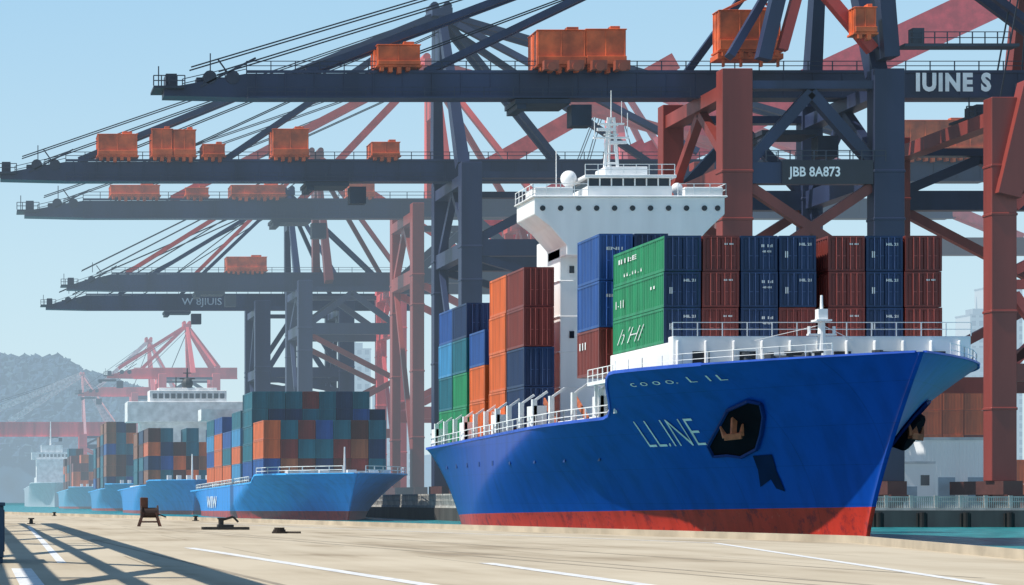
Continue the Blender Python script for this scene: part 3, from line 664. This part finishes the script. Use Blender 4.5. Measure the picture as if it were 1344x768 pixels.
D_,_=crane('hazy navy gantry crane above the moored ships',64.5,83,450,470,18,110,(68,72),(30,44),.25,houses=((50,58,3),),zb=44.8,legw=2.8,legc=(NAVY,PINK),th=3.6,stayc=HOT,mastc=(.2,.05,.05),bracec=RED)
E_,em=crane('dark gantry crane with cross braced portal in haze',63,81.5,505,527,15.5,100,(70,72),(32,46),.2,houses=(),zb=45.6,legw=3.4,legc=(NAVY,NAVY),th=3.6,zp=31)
E_.part('lettering',text_mb("W 8JIUIS",2.2,lambda a,b:(46+a,514.0,46.7+b),9.0,bold=.02),mat('white_lettering',(.5,.58,.65),.1,.6))
fr='distant faded red gantry crane with an A-shaped mast'
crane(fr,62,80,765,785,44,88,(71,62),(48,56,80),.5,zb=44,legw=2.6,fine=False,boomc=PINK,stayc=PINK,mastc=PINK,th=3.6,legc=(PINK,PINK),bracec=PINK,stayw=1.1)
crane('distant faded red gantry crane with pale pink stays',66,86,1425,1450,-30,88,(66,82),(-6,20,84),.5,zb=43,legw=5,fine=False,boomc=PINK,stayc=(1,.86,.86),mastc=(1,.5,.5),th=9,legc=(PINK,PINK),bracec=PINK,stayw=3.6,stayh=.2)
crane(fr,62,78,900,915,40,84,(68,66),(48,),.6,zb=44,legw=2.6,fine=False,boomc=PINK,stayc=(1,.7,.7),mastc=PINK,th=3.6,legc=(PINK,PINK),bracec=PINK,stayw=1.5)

# ---------------------------------------------------------------- terminal: sheds, yard containers, fence
GY='containers in the terminal yard'
To=Thing('site_shed',(104,246,1.7),'white metal terminal shed with roller doors beside the quay','shed')
sw=mat('shed_white_paint',(.88,.89,.9),.15,.5,0,.08,.4,True)
mb=MB(); mb.box(98.2,101.6,243,256,1.7,6.6); mb.box(101.9,110.2,246,260,1.7,9.2)
for i in range(20): x=102+i*.41; mb.box(x,x+.08,245.93,246,1.9,9.0)
To.part('wall',mb,sw)
mb=MB(); mb.box(98,101.8,242.8,256.2,6.6,6.85); mb.box(101.8,110.4,245.7,260.2,9.2,9.5); To.part('roof',mb,mat('shed_roof_paint',(.6,.63,.66),.08,.5))
for x0,x1,yy,h in ((98.7,99.9,242.95,4.2),(103.4,105.2,245.9,5.2),(106.6,108.4,245.9,5.2)): To.part('roller_door',MB().box(x0,x1,yy-.03,yy+.04,1.75,h),mat('shed_door_blue',(.18,.32,.45),.1,.5))
To.part('window',MB().box(100.3,101.2,242.9,243,4.3,5.4),mat('dark_glass',(.02,.03,.05),.05,.2))
for i,(x,cs) in enumerate(((108.4,'OROO'),(111,'OROOO'),(113.6,'OOOOO'),(116.2,'RROOO'),(118.8,'OOROO'),(121.4,'OROO'),(124,'OO'))):
    stack(x,275,1.75,2.95,12.19,[cs],.05,1,'stacked in the terminal yard',GY)
for x,cs in ((71,'NTR'),(73.6,'KTN'),(76.2,'TRN'),(78.8,'KNTN')):
    stack(x,290,1.75,2.75,12.19,[cs],.05,1,'stacked in the terminal yard',GY)
fm=mat('barrier_concrete',(.55,.54,.5),.02,.85,0,.3,.8)
mesh=None
for i in range(18):
    if mesh is None:
        mb=MB(); mb.box(0,2.5,0,.4,0,.25); mb.box(0,.18,.1,.3,.25,1.5); mb.box(2.32,2.5,.1,.3,.25,1.5); mb.box(.18,2.32,.15,.25,1.3,1.42); mb.box(.18,2.32,.15,.25,.85,.93)
        for j in range(10): mb.box(.3+j*.2,.4+j*.2,.16,.24,.25,1.3)
        mesh=mb.mesh('barrier',[fm])
    o=link('barrier',mesh,None,(89.6+i*2.52,231.4,1.7)); tag(o,'pale concrete and steel barrier panel along the terminal edge','barrier','barriers along the terminal edge')
for i in range(14):
    if i==0:
        mb=MB(); mb.box(0,5,0,.3,0,.3); mb.box(0,.25,.05,.25,.3,1.9); mb.box(0,5,.08,.2,1.7,1.9); mb.box(0,5,.08,.2,1.0,1.1)
        for j in range(12): mb.box(.3+j*.4,.4+j*.4,.1,.2,.3,1.7)
        m2=mb.mesh('fence_panel',[fm])
    o=link('fence_panel',m2,None,(63.4,300+i*5.1,1.7)); o.rotation_euler=(0,0,math.pi/2); tag(o,'pale steel fence panel along the terminal edge','fence','fence along the terminal edge')
for i in range(10):
    if i==0:
        mb=MB(); mb.cyl((0,0,-1),(0,0,.9),.32,n=10); mb.box(-.5,.5,.05,.3,-.9,.8); m3=mb.mesh('fender',[mat('fender_rubber',(.015,.015,.016),0,.8)])
    o=link('quay_fender',m3,None,(91+i*4.4,230.6,.6)); tag(o,'black rubber fender on the terminal quay wall','fender','fenders on the quay wall')

# ---------------------------------------------------------------- things on the near quay
iron=mat('bollard_iron',(.03,.028,.027),0,.55,0,.4,3)
dr=mat('dark_rusty_steel',(.09,.035,.022),0,.7,0,.4,2)
Tw=Thing('quay_winch',(11.3,150,1),'dark rusty winch standing on short legs on the quay','winch')
mb=MB(); 
for dx in (-.7,.7):
    for dy in (-.5,.5): mb.beam((11.3+dx,150+dy,1),(11.3+dx*.6,150+dy*.6,1.9),.14)
mb.box(10.7,11.9,149.5,150.5,1.25,1.35); Tw.part('leg_frame',mb,dr)
mb=MB(); mb.cyl((10.8,150,1.9),(11.8,150,1.9),.34,n=14); mb.cyl((10.72,150,1.9),(10.8,150,1.9),.5,n=14); mb.cyl((11.8,150,1.9),(11.88,150,1.9),.5,n=14); Tw.part('drum',mb,mat('dark_rope',(.05,.03,.025),0,.9))
mb=MB(); mb.box(10.7,11.2,149.8,150.2,2.2,2.9); mb.beam((11.9,150,1.8),(12.4,149.8,1.6),.08); Tw.part('motor_box',mb,dr,bevel=.05)
Ts=Thing('mooring_sledge',(14.4,133,1),'low black steel mooring hook frame lying on the quay','mooring hook')
mb=MB(); mb.box(13.1,15.8,132.6,132.8,1.0,1.16); mb.box(13.1,15.8,133.4,133.6,1.0,1.16); mb.box(13.3,13.5,132.8,133.4,1.02,1.14); mb.box(15.4,15.6,132.8,133.4,1.02,1.14); mb.box(14,14.9,132.7,133.5,1.162,1.3)
Ts.part('frame',mb,iron)
mb=MB(); mb.cyl((14.2,133.1,1.3),(14.2,133.1,1.6),.16,n=10); mb.beam((14.2,133.1,1.55),(14.9,133.1,1.75),.14); mb.beam((14.9,133.1,1.75),(15.2,133.1,1.45),.12); mb.box(14.0,14.4,132.9,133.3,1.6,1.7)
Ts.part('hook',mb,iron)
mb=MB()
for k in range(3):
    for i in range(16):
        a=2*math.pi*i/16; b=2*math.pi*(i+1)/16; R=.33-.06*k
        mb.beam((R*math.cos(a),R*math.sin(a),.05+.1*k),(R*math.cos(b),R*math.sin(b),.05+.1*k),.11)
mb.beam((.33,0,.06),(1,-.6,.06),.1)
o=link('rope_coil',mb.mesh('rope_coil',[mat('dark_rope',(.04,.03,.025),0,.9)]),None,(15.6,118,1)); tag(o,'small dark coil of mooring rope on the quay','rope')
mb=MB(); mb.cyl((0,0,0),(0,0,.06),.3,n=14); mb.cyl((0,0,.06),(0,0,.34),.15,.12,12); mb.cyl((0,0,.34),(0,0,.44),.22,.22,12)
bme=mb.mesh('mooring_bollard',[iron])
for x,Y in ((edge(190)-1.2,190),(edge(250)-1.2,250),(3.9,165)):
    o=link('mooring_bollard',bme,None,(x,Y,1.0)); tag(o,'small black iron mooring bollard on the quay','bollard','bollards on the quay')
Tg=Thing('guard_cabinet',(.3,60,1),'dark blue steel guard cabinet at the edge of the quay road','cabinet')
mb=MB(); mb.box(-.9,.72,62,66,1.15,2.55); mb.box(-1,.76,61.9,66.1,2.55,2.65); mb.box(-.9,.7,62.05,65.9,1.0,1.15)
for i in range(6): mb.box(.72,.75,62.3+i*.6,62.4+i*.6,1.3,2.45)
Tg.part('body',mb,mat('cabinet_paint',(.01,.05,.11),0,.5),bevel=.02)
mb=MB(); mb.cyl((.2,64,2.65),(.2,64,3.0),.12,n=8); Tg.part('vent',mb,iron)
Tl=Thing('shadow_lattice',(-6,80,1),'steel lattice added beside the quay road to cast shadows','shadow caster')  # unseen, added left of view to throw shadow stripes on the quay
mb=MB()
for X,ww in ((-6.6,1.0),(-5.0,.4),(-3.2,.3),(-1.2,.7)): mb.beam((X,40,10),(X,170,10),ww)
for Y in range(40,170,26):
    mb.beam((-6.6,Y,10),(-1.2,Y+18,10),.5,.48); mb.beam((-1.2,Y+18,10),(-6.6,Y+26,10),.45,.43)
Tl.part('lattice_girder',mb,mat('crane_paint',NAVY,0,.5))
for Y in (50,90,130,168):
    for X in (-6.6,-1.2): Tl.part('leg',MB().beam((X,Y,1),(X,Y,9.9),.6),mat('crane_paint',NAVY,0,.5))

# ---------------------------------------------------------------- hills and city
def hill(x0,x1,y,depth,hmax,haze,seed,peak,trees=0):
    mb=MB(); nx,ny=200,30
    def H(X,Y):
        u=(X-x0)/(x1-x0); v=(Y-y)/depth
        e=max(0,math.sin(math.pi*max(0,min(1,v))))**.7; env=peak(u)
        nz=noise.fractal(Vector((X*.009+seed,Y*.005,seed)),1,2,4)*.2
        return 1+hmax*e*max(0,env*(1+nz))
    for j in range(ny+1):
        for i in range(nx+1):
            X=x0+(x1-x0)*i/nx; Y=y+depth*j/ny; mb.v.append((X,Y,H(X,Y)))
    for j in range(ny):
        for i in range(nx):
            a=j*(nx+1)+i; mb.f.append((a,a+1,a+nx+2,a+nx+1)); mb.mi.append(0)
    structure('hill',mb,mat('hill_forest',(.025,.08,.14),haze,.95,0,.5,.05),smooth=True)
    if trees:
        R=random.Random(9); m=MB()
        while trees>0:
            X=R.uniform(max(x0,-60),min(x1,200)); v=R.uniform(.05,.62); Y=y+depth*v; h=H(X,Y)
            if h<6: trees-=1; continue
            r=R.uniform(3,7.5); o=len(m.v); n,k=7,2
            for kk in range(-k,k+1):
                t=kk/k*math.pi/2
                for i in range(n):
                    a=2*math.pi*i/n+kk; q=r*R.uniform(.7,1.25)
                    m.v.append((X+q*math.cos(t)*math.cos(a),Y+q*math.cos(t)*math.sin(a),h+r*.5+q*.9*math.sin(t)))
            for kk in range(2*k):
                for i in range(n):
                    j=(i+1)%n; m.f.append((o+kk*n+i,o+kk*n+j,o+(kk+1)*n+j,o+(kk+1)*n+i)); m.mi.append((i+kk)%2 if R.random()<.4 else 0)
            trees-=1
        f=link('forest',m.mesh('forest',[mat('far_foliage',(.025,.07,.13),haze,.95),mat('far_foliage_light',(.05,.11,.15),haze,.95)])); f["kind"]="stuff"; f["label"]='hazy blue-green forest covering the far hillside'; f["category"]='forest'
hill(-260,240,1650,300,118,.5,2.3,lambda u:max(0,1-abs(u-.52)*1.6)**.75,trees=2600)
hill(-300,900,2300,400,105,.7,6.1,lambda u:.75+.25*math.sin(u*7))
def city_mat(c,h):
    m=bpy.data.materials.new('city_facade'); m.use_nodes=True; N=m.node_tree.nodes; K=m.node_tree.links; b=N['Principled BSDF']
    tc=N.new('ShaderNodeTexCoord'); sp=N.new('ShaderNodeSeparateXYZ'); cb=N.new('ShaderNodeCombineXYZ'); K.new(tc.outputs['Object'],sp.inputs[0])
    K.new(sp.outputs[0],cb.inputs[0]); K.new(sp.outputs[2],cb.inputs[1])
    br=N.new('ShaderNodeTexBrick'); br.offset=0; br.inputs['Scale'].default_value=1; br.inputs['Brick Width'].default_value=3; br.inputs['Row Height'].default_value=3.4; br.inputs['Mortar Size'].default_value=.7
    br.inputs['Color1'].default_value=(.1,.14,.2,1); br.inputs['Color2'].default_value=(.16,.2,.27,1); br.inputs['Mortar'].default_value=(*c,1)
    K.new(cb.outputs[0],br.inputs['Vector']); K.new(br.outputs[0],b.inputs['Base Color'])
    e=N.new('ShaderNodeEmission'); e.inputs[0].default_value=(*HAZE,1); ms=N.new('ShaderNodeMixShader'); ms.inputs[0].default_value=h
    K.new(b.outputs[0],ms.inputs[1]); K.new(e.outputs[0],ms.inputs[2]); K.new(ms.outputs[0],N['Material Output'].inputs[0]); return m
cms=[city_mat((.6,.62,.62),.6),city_mat((.35,.42,.5),.65)]
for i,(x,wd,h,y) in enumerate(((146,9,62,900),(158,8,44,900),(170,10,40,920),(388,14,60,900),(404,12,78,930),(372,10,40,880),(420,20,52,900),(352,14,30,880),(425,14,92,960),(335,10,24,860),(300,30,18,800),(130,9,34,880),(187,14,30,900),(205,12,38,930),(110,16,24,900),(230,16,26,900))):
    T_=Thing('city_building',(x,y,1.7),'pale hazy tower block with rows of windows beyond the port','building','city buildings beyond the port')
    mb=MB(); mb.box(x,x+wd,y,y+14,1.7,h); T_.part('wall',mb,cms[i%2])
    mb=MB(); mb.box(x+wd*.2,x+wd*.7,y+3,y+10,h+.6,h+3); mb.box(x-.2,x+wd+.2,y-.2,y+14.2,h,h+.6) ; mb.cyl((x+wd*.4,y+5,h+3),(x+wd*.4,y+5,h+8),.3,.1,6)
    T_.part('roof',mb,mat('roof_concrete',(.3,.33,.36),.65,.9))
print('done',len(bpy.data.objects))
